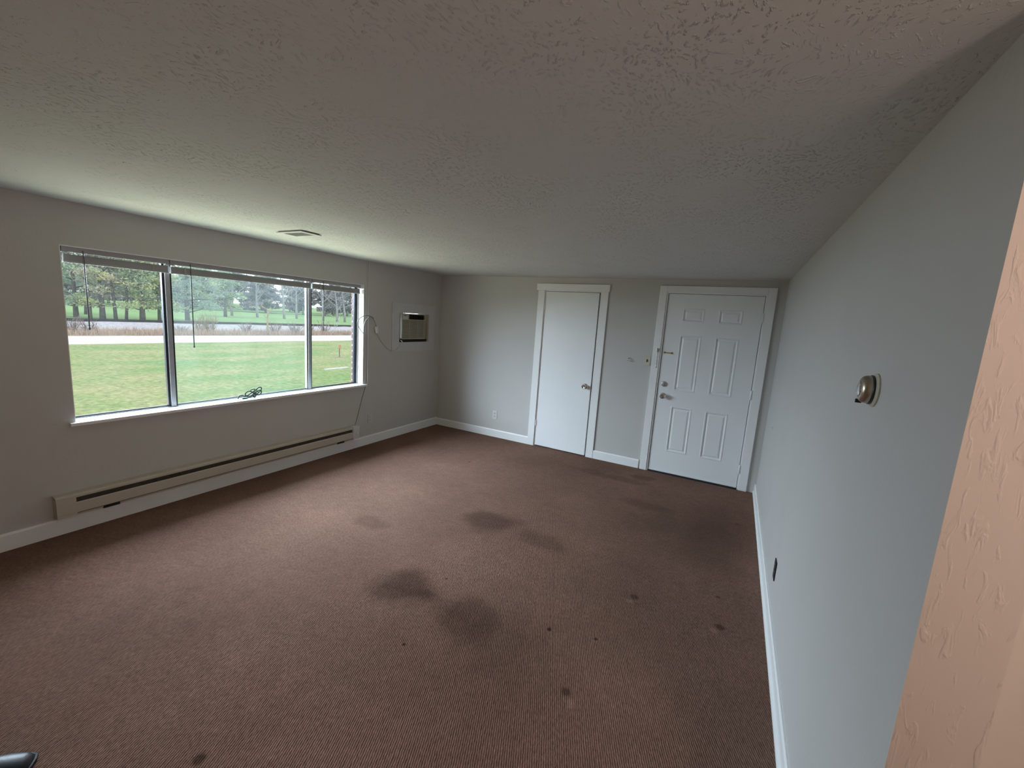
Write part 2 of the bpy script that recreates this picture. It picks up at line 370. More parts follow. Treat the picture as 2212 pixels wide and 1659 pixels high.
def hinge(parent, x, y, z, h, m):
    e = lobj('hinge', [(.0055, -h / 2), (.0065, -h / 2 + .004), (.0065, h / 2 - .004), (.0055, h / 2)], m, parent, 'z', (x, y, z), 10)
    bm = bmesh.new(); box(bm, x - .012, x + .012, y + .003, y + .008, z - h / 2, z + h / 2)
    done('hinge_leaf', bm, m, e); return e
def knob(parent, x, y, z, m, r=.028):
    k = lobj('door_knob', [(.033, 0), (.033, .004), (.028, .008), (.013, .011), (.011, .028), (.017, .034), (r * .94, .042), (r, .052), (r * .93, .061), (r * .66, .067), (r * .5, .066), (.002, .064)], m, parent, 'y', (x, y, z), 28, -1)
    return k
# closet door: plain slab, a little ajar
d1 = struct(empty('door_1'), 'plain flat white closet door standing slightly ajar', 'door')
bobj('door_slab', (1.661, 2.357, -.002, .033, .014, 2.027), 'door', d1, .002)
knob(d1, 2.285, -.002, .892, 'chrome'); 
bobj('latch_plate', (2.356, 2.359, .006, .026, .865, .92), 'satin', d1)
for z in (1.838, .311): hinge(d1, 1.657, -.009, z, .085, 'trim')
place(d1, (1.657, 0, 0)); d1.rotation_euler.z = -math.radians(1.3)
# entry door: six embossed panels
d2 = struct(empty('door_2'), 'white six-panel entry door with chain track and two locks', 'door')
cols = [(3.307, 3.528), (3.664, 3.889)]; rows = [(.268, .797), (.980, 1.600), (1.746, 1.893)]
holes = [(a, b, c, d) for a, b in cols for c, d in rows]
SY = .002
grid_wall('door_slab', 'y', [3.141, 4.066], [.016, 2.046], holes, SY, SY + .044, 'door', d2)
def panel(u0, u1, v0, v1):
    bm = bmesh.new(); loops = []
    for ins, dep in [(0, 0), (.004, -.0035), (.012, -.0035), (.019, .007), (.026, .0085), (.042, .001), (.046, .0005)]:
        loops.append([bm.verts.new((x, SY + dep, z)) for x, z in ((u0 + ins, v0 + ins), (u1 - ins, v0 + ins), (u1 - ins, v1 - ins), (u0 + ins, v1 - ins))])
    for A, B in zip(loops, loops[1:]):
        for i in range(4): j = (i + 1) % 4; bm.faces.new((A[i], A[j], B[j], B[i]))
    bm.faces.new(loops[-1]); return done('door_panel', bm, 'door', d2)
for h in holes: panel(*h)
knob(d2, 3.207, SY, .905, 'chrome', .03)
db = lobj('deadbolt', [(.031, 0), (.031, .006), (.027, .013), (.017, .016), (.002, .016)], 'satin', d2, 'y', (3.203, SY, 1.040), 28, -1)
bobj('thumb_turn', (3.199, 3.207, SY - .026, SY - .014, 1.026, 1.054), 'satin', db, .002)
ct = bobj('chain_track', (3.166, 3.248, SY - .008, SY, 1.389, 1.399), 'brass', d2, .002)
for x in (3.168, 3.246): lobj('track_end', [(.012, 0), (.012, .004), (.009, .008), (.002, .009)], 'brass', ct, 'y', (x, SY, 1.394), 14, -1)
for z in (1.828, 1.036, .229): hinge(d2, 4.070, -.016, z, .095, 'trim')
bobj('door_sweep', (3.141, 4.066, SY - .004, SY, .016, .03), 'trim', d2)
place(d2, (3.6, 0, 0))
# strike plate spot on the casing stop
# chain on the casing
ch = tag(empty('door_chain'), 'chrome security chain hanging from the entry door casing', 'door chain')
YC = -.020
bobj('chain_holder', (3.082, 3.102, YC - .016, YC, 1.395, 1.437), 'chrome', ch, .004)
z = 1.394
for i in range(13):
    bm = bmesh.new(); pts = []
    for k in range(14):
        a = 2 * math.pi * k / 14; u, v = .0042 * math.cos(a), .0085 * math.sin(a)
        pts.append((3.092 + (u if i % 2 else 0) + .0008 * i * .2, YC - .0055 + (0 if i % 2 else u), z + v - .006))
    tube(bm, pts, .0013, 6, True); done('chain_link', bm, 'chrome', ch, True); z -= .0125
lobj('chain_end', [(.002, 0), (.0065, .002), (.0065, .008), (.003, .01)], 'chrome', ch, 'y', (3.094, YC, z - .008), 12, -1)
place(ch, (3.092, YC, 1.21))

# ------------------------------------------------------------------ wall fittings on the far wall
sw = tag(empty('light_switch'), 'ivory light switch plate beside the entry door', 'light switch')
bobj('switch_plate', (2.952, 3.025, -.006, 0, 1.228, 1.343), 'ivory', sw, .003)
bm = bmesh.new(); box(bm, 2.982, 2.995, -.008, -.002, 1.268, 1.300, .001); done('toggle_slot', bm, 'black', sw)
bm = bmesh.new(); box(bm, 2.984, 2.993, -.020, -.006, 1.271, 1.283, .002); done('toggle', bm, 'black', sw)
place(sw, (2.99, 0, 1.228))
def outlet(name, axis, pos, pm, fm, label, screwless=False):
    o = tag(empty(name), label, 'outlet')
    def bx(nm, u0, u1, d0, d1, v0, v1, m, par, bev=.001):
        if axis == 'y': return bobj(nm, (pos[0] + u0, pos[0] + u1, -d1, -d0, pos[2] + v0, pos[2] + v1), m, par, bev)
        if axis == 'x+': return bobj(nm, (d0, d1, pos[1] + u0, pos[1] + u1, pos[2] + v0, pos[2] + v1), m, par, bev)
        return bobj(nm, (W - d1, W - d0, pos[1] + u0, pos[1] + u1, pos[2] + v0, pos[2] + v1), m, par, bev)
    bx('outlet_plate', -.035, .035, 0, .006, -.0575, .0575, pm, o, .003)
    for s in (-1, 1):
        f = bx('socket', -.016, .016, .005, .0085, s * .021 - .014, s * .021 + .014, fm, o, .002)
        for q in (-.006, .006): bx('slot', q - .001, q + .001, .008, .0089, s * .021 - .004, s * .021 + .006, 'black', f, 0)
    return place(o, pos)
outlet('wall_outlet', 'y', (1.019, 0, .313), 'whiteplastic', 'ivory', 'white wall outlet low on the far wall left of the closet')
outlet('wall_outlet', 'x+', (0, -1.321, .322), 'acpanel', 'acpanel', 'grey painted outlet low on the window wall beside the heater')
outlet('wall_outlet', 'x-', (W, -2.235, .305), 'black', 'satin', 'black wall outlet low on the right wall')
hk = tag(empty('wall_hook'), 'small chrome hook on the wall between the doors', 'hook')
lobj('hook_base', [(.009, 0), (.009, .003), (.004, .006)], 'chrome', hk, 'y', (2.776, 0, 1.292), 14, -1)
tobj('hook_arm', spline([(2.776, -.004, 1.292), (2.776, -.022, 1.292), (2.776, -.036, 1.282), (2.776, -.036, 1.266), (2.776, -.026, 1.259), (2.776, -.018, 1.266)], 5), .0042, 'chrome', hk)
place(hk, (2.776, 0, 1.27))
nb = tag(empty('wall_bumper'), 'tiny white square bumper stuck on the right wall near the door', 'bumper')
bobj('bumper_plate', (W - .006, W, -.757, -.728, .842, .87), 'whiteplastic', nb, .002)
lobj('bumper_pad', [(.010, 0), (.010, .005), (.006, .008), (.001, .009)], 'whiteplastic', nb, 'x', (W - .006, -.7425, .856), 14, -1)
place(nb, (W, -.7425, .842))
# thermostat
th = tag(empty('thermostat'), 'round bronze thermostat on a beige backing ring on the right wall', 'thermostat')
TY, TZ = -3.452, 1.516
lobj('backing_ring', [(.049, 0), (.049, .004), (.044, .009), (.01, .009)], 'ivory', th, 'x', (W, TY, TZ), 40, -1)
lobj('dark_rim', [(.041, .008), (.0425, .010), (.0425, .014), (.040, .016), (.01, .016)], 'black', th, 'x', (W, TY, TZ), 40, -1)
lobj('body', [(.0405, .015), (.0405, .020), (.0395, .026), (.0365, .0315), (.031, .0355), (.024, .037), (.0225, .0355), (.002, .0355)], 'bronze', th, 'x', (W, TY, TZ), 40, -1)
lobj('dial_lens', [(.022, .035), (.021, .0385), (.015, .041), (.002, .042)], 'chrome', th, 'x', (W, TY, TZ), 32, -1)
bobj('set_lever', (W - .034, W - .018, TY + .034, TY + .041, TZ - .046, TZ - .034), 'black', th, .002)
place(th, (W, TY, TZ))

# ------------------------------------------------------------------ the window
w = struct(empty('window_1'), 'wide three-pane aluminium sliding window over a white sill', 'window')
FX0, FX1 = -.128, -.082
bobj('frame_head', (FX0, FX1, WY0, WY1, WZ1 - .028, WZ1), 'alu', w, .002)
fs = bobj('frame_bottom_rail', (FX0, FX1, WY0, WY1, WZ0, WZ0 + .009), 'alu', w, .002)
bobj('track', (-.098, -.092, WY0, WY1, WZ0 + .009, WZ0 + .014), 'alu_dark', fs); bobj('track', (-.118, -.110, WY0, WY1, WZ0 + .009, WZ0 + .02), 'alu_dark', fs)
bobj('frame_jamb', (FX0, FX1, WY1 - .016, WY1, WZ0, WZ1), 'alu', w, .002); bobj('frame_jamb', (FX0, FX1, WY0, WY0 + .010, WZ0, WZ1), 'alu', w, .002)
bobj('sash_stile', (-.125, -.100, WY1 - .050, WY1 - .016, WZ0 + .009, WZ1 - .028), 'alu_dark', w, .002)
bobj('sash_stile', (-.125, -.100, WY0 + .010, WY0 + .022, WZ0 + .009, WZ1 - .028), 'alu', w, .002)
for (a, b, flip) in ((-3.352, -3.298, 0), (-2.110, -2.060, 1)):
    mu = bobj('mullion', (-.120, -.086, a + .012, b - .010, WZ0 + .009, WZ1 - .028), 'alu', w, .002)
    bobj('sash_stile', (-.126, -.098, a - .004, a + .015, WZ0 + .009, WZ1 - .028), 'alu' if flip else 'alu_dark', mu, .002)
    bobj('sash_stile', (-.112, -.090, b - .010, b + .002, WZ0 + .009, WZ1 - .028), 'alu_dark', mu, .002)
for (a, b, x, g) in ((WY0 + .022, -3.352, -.114, 'glass'), (-3.298, -2.112, -.102, 'glass_dusty'), (-2.060, WY1 - .050, -.114, 'glass')):
    bobj('pane', (x - .002, x + .002, a, b, WZ0 + .009, WZ1 - .028), g, w)
bobj('window_sill', (-.082, .030, WY0 - .030, WY1 + .044, WZ0 - .019, WZ0 + .004), 'trim', w, .004)
bobj('reveal_board', (-.082, -.002, WY1 - .004, WY1, WZ0 + .004, WZ1), 'trim', w); bobj('reveal_board', (-.082, -.002, WY0, WY0 + .004, WZ0 + .004, WZ1), 'trim', w); bobj('reveal_board', (-.082, -.002, WY0 + .004, WY1 - .004, WZ1 - .004, WZ1), 'trim', w)
place(w, (0, (WY0 + WY1) / 2, WZ0))
# sill needs a notch in the wall corners only for its nosing: the horns sit in front of the wall, see below

# brick skin outside
ws = struct(grid_wall('wall_outside', 'x', [BACK, .25], [-.6, 2.5], [(WY0 - .012, WY1 + .010, WZ0 - .03, WZ1 + .02), (AY0, AY1, AZ0, AZ1)], -.203, -.132, 'mortar'), 'outer brick skin seen at the right edge of the window', 'brick wall')
bmesh_brick = None
zc = WZ0 - .028
for i in range(17):
    if bmesh_brick is None:
        bm = bmesh.new(); box(bm, -.208, -.136, 0, .190, 0, .0570, .004)
        ob = done('brick', bm, 'brick', ws); bmesh_brick = ob.data
    else:
        ob = bpy.data.objects.new('brick', bmesh_brick); COL.objects.link(ob); ob.parent = ws
    ob.location = (random.uniform(-.0015, .0015), WY1 - .001 + random.uniform(-.0015, .0015), zc)
    zc += .0702

# blinds: three pulled-up mini blinds
def blind(y0, y1, wy, wz, label):
    b = tag(empty('window_blind'), label, 'blind', 'pulled-up blinds in the window')
    bobj('headrail', (-.062, -.034, y0, y1, 1.887, WZ1 - .004), 'blind', b, .002)
    n = 14; z0, z1 = 1.832, 1.874
    bm = bmesh.new()
    for i in range(n):
        zz = z0 + (z1 - z0) * i / n; j = random.uniform(-.0015, .0015)
        box(bm, -.061 + j, -.036 + j, y0 + .006 + random.uniform(0, .002), y1 - .006 - random.uniform(0, .002), zz, zz + .0024)
    st = done('slat_stack', bm, 'blind', b); st['kind'] = 'stuff'
    bobj('bottom_rail', (-.062, -.035, y0 + .005, y1 - .005, 1.820, 1.832), 'blind', b, .002)
    m = max(2, round((y1 - y0) / .42))
    for i in range(m):
        yy = y0 + .1 + (y1 - y0 - .2) * i / (m - 1)
        bobj('ladder_tape', (-.0625, -.033, yy - .006, yy + .006, 1.819, 1.875), 'blind', b)
        tobj('lift_cord', [(-.048, yy, 1.83), (-.048, yy, 1.9)], .0012, 'whiteplastic', b, 6)
    for yy in (y0 + .012, y1 - .012): bobj('end_bracket', (-.064, -.031, yy - .012, yy + .012, 1.883, WZ1 - .004), 'blind', b, .001)
    wn = tobj('tilt_wand', [(-.029, wy, 1.905), (-.027, wy, 1.85), (-.026, wy, wz)], .0042, 'wand', b, 8)
    lobj('wand_tip', [(.0042, 0), (.0056, .004), (.0056, .018), (.002, .022)], 'wand', wn, 'z', (-.026, wy, wz - .018), 10)
    return place(b, (-.048, (y0 + y1) / 2, 1.819))
blind(WY0 + .018, -3.330, -3.815, 1.40, 'grey blind pulled up over the left pane of the window')
blind(-3.324, -2.100, -3.190, 1.262, 'grey blind pulled up over the wide middle pane of the window')
blind(-2.094, WY1 - .022, -1.965, 1.41, 'grey blind pulled up over the narrow right pane by the bricks')

# dark cable bundle on the sill
rp = tag(empty('cable_bundle'), 'dark green cable coiled in a loose bundle on the window sill', 'cable')
Zs = WZ0 + .004
A = [(-.035, -2.855, Zs + .008), (-.04, -2.845, Zs + .030), (-.045, -2.815, Zs + .036), (-.05, -2.78, Zs + .02), (-.05, -2.72, Zs + .018), (-.045, -2.68, Zs + .03), (-.045, -2.640, Zs + .062), (-.045, -2.636, Zs + .086), (-.045, -2.66, Zs + .092), (-.045, -2.69, Zs + .07), (-.05, -2.73, Zs + .045), (-.05, -2.77, Zs + .025),
     (-.045, -2.785, Zs + .045), (-.04, -2.76, Zs + .068), (-.035, -2.73, Zs + .058), (-.03, -2.70, Zs + .032), (-.03, -2.67, Zs + .024), (-.03, -2.645, Zs + .04), (-.032, -2.65, Zs + .065), (-.035, -2.68, Zs + .058), (-.04, -2.72, Zs + .03), (-.035, -2.77, Zs + .009), (-.03, -2.82, Zs + .006)]
tobj('cable_loops', spline(A, 6), .0055, 'rope', rp, 8)
tobj('cable_tail', spline([(-.05, -2.80, Zs + .006), (-.045, -2.74, Zs + .007), (-.05, -2.69, Zs + .012), (-.055, -2.66, Zs + .045), (-.055, -2.69, Zs + .075), (-.05, -2.72, Zs + .078), (-.05, -2.735, Zs + .07)], 6), .005, 'rope', rp, 8)
tobj('cable_wrap', spline([(-.03, -2.705, Zs + .008), (-.022, -2.70, Zs + .03), (-.035, -2.695, Zs + .055), (-.06, -2.70, Zs + .04), (-.055, -2.705, Zs + .01)], 5, True), .005, 'rope', rp, 8, True)
place(rp, (-.04, -2.74, Zs))

# ------------------------------------------------------------------ baseboard heater
h = tag(empty('baseboard_heater'), 'long cream electric baseboard heater under the window', 'heater')
HY0, HY1, HB = -4.080, -1.640, -1.545
prism('back_plate', [(0, .118), (.012, .118), (.012, .275), (0, .275)], HY0, HB, 'y', 'heater', h)
prism('top_hood', [(.0, .276), (.0, .282), (.052, .280), (.066, .270), (.066, .256), (.063, .256), (.061, .268), (.012, .276)], HY0, HY1, 'y', 'heater', h)
prism('front_cover', [(.058, .150), (.064, .146), (.068, .152), (.068, .216), (.060, .222), (.060, .156)], HY0, HY1, 'y', 'heater', h)
prism('heating_element', [(.012, .190), (.052, .190), (.052, .252), (.012, .252)], HY0 + .1, HY1, 'y', 'heater_dark', h)
bm = bmesh.new(); box(bm, .012, .0665, HY0, HY0 + .098, .130, .262, .002); done('end_cap', bm, 'heater', h)
prism('bottom_lip', [(.012, .128), (.058, .134), (.058, .140), (.012, .134)], HY0, HY1, 'y', 'heater', h)
for y in (HY0 + .28, HY1 - .16): bobj('knockout_slot', (.02, .060, y - .045, y + .045, .124, .145), 'ac_dark', h)
cb = bobj('control_box', (.012, .070, HY1 + .003, HB, .136, .284), 'heater_box', h, .003)
lobj('thermostat_knob', [(.017, 0), (.016, .010), (.012, .013), (.002, .013)], 'heater_box', cb, 'x', (.070, (HY1 + HB) / 2 + .01, .198), 20)
for y in [HY0 + .6 + i * .6 for i in range(3)]: bobj('bracket', (.010, .060, y - .006, y + .006, .150, .215), 'heater', h)
bobj('mounting_strip', (.0, .018, HY0 + .06, HB - .03, .112, .130), 'heater', h, .002)
place(h, (0, -2.8, .112))

# ------------------------------------------------------------------ air conditioner in the wall
ap = tag(empty('filler_panel'), 'white plywood filler panel around the wall air conditioner', 'panel')
grid_wall('plywood_sheet', 'x', [-.985, -.135], [1.136, 1.757], [(AY0, AY1, AZ0, AZ1)], .0004, .008, 'acpanel', ap)
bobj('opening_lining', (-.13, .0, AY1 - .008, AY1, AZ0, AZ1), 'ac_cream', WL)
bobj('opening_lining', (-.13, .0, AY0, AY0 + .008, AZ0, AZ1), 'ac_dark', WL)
place(ap, (0, -.56, 1.136))
ac = tag(empty('air_conditioner'), 'old cream through-wall air conditioner with louvred grille', 'air conditioner')
ax = -.018                                             # front face of the bezel
by0, by1, bz0, bz1 = -.788, -.316, 1.292, 1.630
bobj('cabinet', (-.45, ax - .02, by0 + .01, by1 - .01, bz0 + .01, bz1 - .002), 'ac_dark', ac)
gz = 1.547
bobj('bezel_top', (ax - .02, ax + .004, by0, by1, bz1 - .012, bz1), 'ac_cream', ac, .002)
bobj('bezel_divider', (ax - .02, ax + .008, by0, by1, gz - .004, gz + .008), 'ac_cream', ac, .002)
bobj('bezel_bottom', (ax - .02, ax + .010, by0, by1, bz0, bz0 + .014), 'ac_cream', ac, .002)
for (a, b) in ((by0, by0 + .012), (by1 - .012, by1)): bobj('bezel_side', (ax - .02, ax + .008, a, b, bz0, bz1), 'ac_cream', ac, .002)
cp = bobj('control_panel', (ax - .02, ax + .002, by0 + .012, by0 + .118, gz + .008, bz1 - .012), 'acpanel', ac, .002)
bobj('display', (ax + .001, ax + .003, by0 + .045, by0 + .085, bz1 - .032, bz1 - .022), 'black', cp)
for y in (by0 + .03, by0 + .10): bobj('button', (ax + .001, ax + .0035, y - .006, y + .006, bz1 - .030, bz1 - .024), 'black', cp)
bobj('bezel_post', (ax - .02, ax + .006, by0 + .118, by0 + .132, gz, bz1 - .004), 'ac_cream', ac, .002)
n = 7
for i in range(n):
    y = by0 + .150 + i * (by1 - .03 - by0 - .150) / (n - 1)
    bobj('louvre', (ax - .018, ax - .006, y - .002, y + .002, gz + .008, bz1 - .012), 'black', ac)
g0, g1 = bz0 + .016, gz - .006
for i in range(24):
    z = g0 + (g1 - g0) * (i + .5) / 24
    bobj('grille_slat', (ax - .010, ax + .002, by0 + .013, by1 - .013, z - .0034, z + .0024), 'ac_cream', ac)
for k in (1, 2):
    y = by0 + (by1 - by0) * k / 3; bobj('grille_rib', (ax - .012, ax + .004, y - .003, y + .003, g0, g1), 'ac_cream', ac)
bobj('support_shelf', (-.45, -.02, AY0 + .01, AY1 - .01, AZ0, AZ0 + .035), 'ac_dark', ac)
place(ac, (-.1, -.556, AZ0))
# its cord, looped over to the window
cd = tag(empty('power_cord'), 'grey air conditioner cord with white plug looping beside the window', 'power cord')
tobj('cord_lower', spline([(-.02, -.80, 1.275), (.020, -.81, 1.262), (.020, -.86, 1.20), (.020, -.92, 1.158), (.017, -.98, 1.150), (.006, -1.04, 1.172), (.006, -1.10, 1.212), (.006, -1.17, 1.280), (.012, -1.222, 1.345), (.02, -1.240, 1.375)], 6), .0045, 'acpanel', cd)
bm = bmesh.new(); box(bm, -.013, .013, -.018, .018, -.040, .040, .005)
pb = done('plug_box', bm, 'whiteplastic', cd); pb.location = (.022, -1.256, 1.412); pb.rotation_euler = (math.radians(12), 0, 0)
bobj('reset_button', (.018, .026, -1.236, -1.222, 1.374, 1.388), 'black', cd, .002)
tobj('cord_loop', spline([(.022, -1.266, 1.448), (.026, -1.288, 1.492), (.034, -1.33, 1.545), (.040, -1.385, 1.572), (.044, -1.44, 1.578), (.040, -1.50, 1.562), (.030, -1.545, 1.525), (.024, -1.553, 1.480), (.024, -1.525, 1.428), (.03, -1.475, 1.374), (.036, -1.462, 1.366), (.04, -1.472, 1.40), (.044, -1.476, 1.455), (.046, -1.456, 1.515), (.046, -1.41, 1.555), (.036, -1.36, 1.566), (.016, -1.31, 1.548), (.004, -1.29, 1.536)], 7), .0046, 'cord_grey', cd)
bobj('cord_clip', (0, .012, -1.302, -1.282, 1.530, 1.546), 'whiteplastic', cd, .002)
place(cd, (0, -1.25, 1.15))
rw = tag(empty('cord_cover'), 'thin painted cord cover running from ceiling to the sill end', 'cord cover')
tobj('cover_strip', [(.006, -1.384, H), (.006, -1.380, 1.6), (.006, -1.376, 1.2), (.010, -1.378, .79), (.012, -1.384, .757)], .0062, 'acpanel', rw, 8)
bobj('raised_seam', (0, .004, -1.412, -1.392, .757, H), 'wall', rw)
place(rw, (0, -1.38, .757))
tag(tobj('thin_wire', [(.004, -1.404, .736), (.004, -1.45, .60), (.004, -1.50, .44), (.004, -1.552, .284)], .003, 'cord_grey', None, 6), 'thin grey wire slanting from the sill end down to the heater', 'wire')

# ------------------------------------------------------------------ ceiling register
v = tag(empty('ceiling_vent'), 'small white ceiling register above the window', 'vent')
vx0, vx1, vy0, vy1 = .600, .900, -2.882, -2.706
grid_wall('frame', 'y', [0], [0], [], 0, 0, 'vent', v) if False else None
bm = bmesh.new()
for d in ((vx0, vx1, vy0, vy0 + .032), (vx0, vx1, vy1 - .032, vy1), (vx0, vx0 + .04, vy0 + .032, vy1 - .032), (vx1 - .04, vx1, vy0 + .032, vy1 - .032)): box(bm, *d, H - .012, H - .006)
done('register_frame', bm, 'vent', v)
bm = bmesh.new()
for d in ((vx0 + .012, vx1 - .012, vy0 + .012, vy0 + .018), (vx0 + .012, vx1 - .012, vy1 - .018, vy1 - .012), (vx0 + .012, vx0 + .018, vy0 + .018, vy1 - .018), (vx1 - .018, vx1 - .012, vy0 + .018, vy1 - .018)): box(bm, *d, H - .006, H)
done('collar', bm, 'ac_dark', v)
bobj('duct_shadow_plate', (vx0 + .03, vx1 - .03, vy0 + .025, vy1 - .025, H - .003, H), 'ac_dark', v)
for i in range(7):
    y = vy0 + .040 + i * (vy1 - vy0 - .08) / 6
    bm = bmesh.new(); box(bm, vx0 + .04, vx1 - .04, -.007, .007, -.0006, .0006); s = done('vent_slat', bm, 'vent', v); s.location = (0, y, H - .009); s.rotation_euler.x = math.radians(35)
place(v, ((vx0 + vx1) / 2, (vy0 + vy1) / 2, H))

# ------------------------------------------------------------------ black shoe at the near left
sh = tag(empty('black_shoe'), 'glossy black shoe toe poking in at the bottom left corner', 'shoe')
bm = bmesh.new()
prof = [(-.005, .010, .012), (.0, .030, .024), (.02, .041, .038), (.06, .048, .048), (.11, .049, .056), (.16, .045, .075), (.20, .042, .092), (.25, .040, .100), (.28, .030, .095)]
rings = []
for (d, hw, ht) in prof:
    rings.append([bm.verts.new((-d, hw * math.cos(a), .012 + (ht - .012) * max(0, math.sin(a)) ** .8 if math.sin(a) > 0 else .012)) for a in [math.pi * k / 12 for k in range(13)]])
for A_, B_ in zip(rings, rings[1:]):
    for k in range(12): bm.faces.new((A_[k], A_[k + 1], B_[k + 1], B_[k]))
bm.faces.new(rings[0]); bm.faces.new(rings[-1])
up = done('upper', bm, 'black_soft', sh, True, 60)
bm = bmesh.new(); A_ = []; B_ = []
out = [(-d + .004, hw + .004) for d, hw, _ in prof] + [(-d + .004, -hw - .004) for d, hw, _ in reversed(prof)]
A_ = [bm.verts.new((x, y, 0)) for x, y in out]; B_ = [bm.verts.new((x, y, .014)) for x, y in out]
for i in range(len(out)): j = (i + 1) % len(out); bm.faces.new((A_[i], A_[j], B_[j], B_[i]))
bm.faces.new(A_); bm.faces.new(B_); done('sole', bm, 'black', sh)
sh.location = (1.905, -4.655, 0); sh.rotation_euler.z = math.radians(52)

# ------------------------------------------------------------------ warm lamp in the hall behind the photographer
lm = tag(empty('hall_lamp'), 'warm frosted dome lamp on the hall ceiling behind the camera', 'lamp')
LP = (4.80, -5.05)
lobj('lamp_base', [(.14, 0), (.14, .02), (.12, .03), (.01, .03)], 'brass', lm, 'z', (LP[0], LP[1], H), 28, -1)
gm = bpy.data.materials.new('frosted_lamp_glass'); gm.use_nodes = True
pbn = gm.node_tree.nodes['Principled BSDF']; pbn.inputs['Emission Color'].default_value = (1, .74, .54, 1); pbn.inputs['Emission Strength'].default_value = 4
lobj('lamp_dome', [(.13, .03), (.128, .05), (.11, .08), (.07, .10), (.01, .108)], gm, lm, 'z', (LP[0], LP[1], H), 28, -1)
place(lm, (LP[0], LP[1], H))
pl = bpy.data.lights.new('hall_lamp_bulb', 'POINT'); pl.energy = 22.0; pl.color = (1, .78, .66); pl.shadow_soft_size = .12
po = bpy.data.objects.new('hall_lamp_bulb', pl); COL.objects.link(po); po.parent = lm; po.location = (0, 0, -.2)

# ================================================================== outdoors
GZ = -.35
def lawn_mat():
    m = mat('lawn', (.25, .28, .14), .95, bump=(22, .8, .05), spec=.05)
    n = m.node_tree.nodes; L = m.node_tree.links; b = n['Principled BSDF']; tc = n.new('ShaderNodeTexCoord')
    def nz(sc, det, st=(1, 1, 1)):
        mp = n.new('ShaderNodeMapping'); mp.inputs['Scale'].default_value = st; L.new(tc.outputs['Object'], mp.inputs[0])
        t = n.new('ShaderNodeTexNoise'); t.inputs['Scale'].default_value = sc; t.inputs['Detail'].default_value = det; t.inputs['Roughness'].default_value = .65
        L.new(mp.outputs[0], t.inputs['Vector']); return t.outputs['Fac']
    r1 = n.new('ShaderNodeMapRange'); r1.inputs[1].default_value = .36; r1.inputs[2].default_value = .64; L.new(nz(.8, 5, (1, .6, 1)), r1.inputs[0])
    mx = n.new('ShaderNodeMix'); mx.data_type = 'RGBA'; mx.inputs[6].default_value = (.355, .345, .175, 1); mx.inputs[7].default_value = (.20, .30, .11, 1); L.new(r1.outputs[0], mx.inputs[0])
    r2 = n.new('ShaderNodeMapRange'); r2.inputs[1].default_value = .3; r2.inputs[2].default_value = .7; r2.inputs[3].default_value = .62; r2.inputs[4].default_value = 1.32; L.new(nz(9, 5), r2.inputs[0])
    # two lusher patches
    g = None
    for (x, y, rx, ry) in ((-11.2, 1.6, .8, 1.2), (-10.6, 4.6, .5, 1.5)):
        q = n.new('ShaderNodeMapping'); q.vector_type = 'TEXTURE'; q.inputs['Location'].default_value = (x, y, GZ); q.inputs['Scale'].default_value = (rx, ry, 1); L.new(tc.outputs['Object'], q.inputs[0])
        l = n.new('ShaderNodeVectorMath'); l.operation = 'LENGTH'; L.new(q.outputs[0], l.inputs[0])
        r3 = n.new('ShaderNodeMapRange'); r3.inputs[1].default_value = .3; r3.inputs[2].default_value = 1.2; r3.inputs[3].default_value = .6; r3.inputs[4].default_value = 0; L.new(l.outputs['Value'], r3.inputs[0])
        m2 = n.new('ShaderNodeMix'); m2.data_type = 'RGBA'; L.new(r3.outputs[0], m2.inputs[0]); L.new((g or mx).outputs[2], m2.inputs[6]); m2.inputs[7].default_value = (.19, .31, .14, 1); g = m2
    x = n.new('ShaderNodeVectorMath'); x.operation = 'SCALE'; L.new(g.outputs[2], x.inputs[0]); L.new(r2.outputs[0], x.inputs['Scale']); L.new(x.outputs[0], b.inputs['Base Color'])
    return m
M['lawn'] = lawn_mat()
M['field'] = mat('field_grass', (.22, .33, .15), .95, noise=(.12, .15), bump=(3, .5, .1), spec=.05)
M['verge'] = mat('verge_soil', (.30, .235, .18), .95, noise=(1.2, .2), bump=(6, .6, .05), spec=.05)
M['road'] = mat('pale_asphalt', (.60, .60, .60), .85, noise=(2, .05), bump=(30, .2, .01), spec=.1)
M['ballast'] = mat('rail_ballast', (.40, .38, .40), .95, noise=(5, .25), bump=(8, .8, .06), spec=.05)
M['rail'] = mat('rusty_rail', (.05, .042, .04), .6, .4, noise=(4, .2))
M['wood_pole'] = mat('weathered_pole', (.12, .10, .08), .9, noise=(8, .2))
M['wire'] = mat('overhead_wire', (.09, .095, .10), .6, noise=(3, .1))
M['bark'] = mat('grey_bark', (.16, .14, .13), .95, noise=(7, .25), bump=(12, .6, .03), spec=.05)
M['bark_far'] = mat('hazy_bark', (.33, .315, .33), .95, noise=(3, .15), spec=.05)  # distance haze put into the bark colour: paler and greyer
M['bark_tan'] = mat('bare_tan_wood', (.36, .29, .20), .9, noise=(6, .15), spec=.05)
M['bark_white'] = mat('white_bark', (.46, .45, .43), .85, noise=(6, .15), spec=.05)
M['twig_pink'] = mat('pinkish_twigs', (.24, .185, .165), .95, noise=(4, .2), spec=.05)
M['twig_tan'] = mat('tan_twigs', (.30, .245, .16), .95, noise=(4, .2), spec=.05)
M['dry'] = mat('dry_grass', (.45, .34, .27), .95, noise=(1.5, .3), spec=.05)
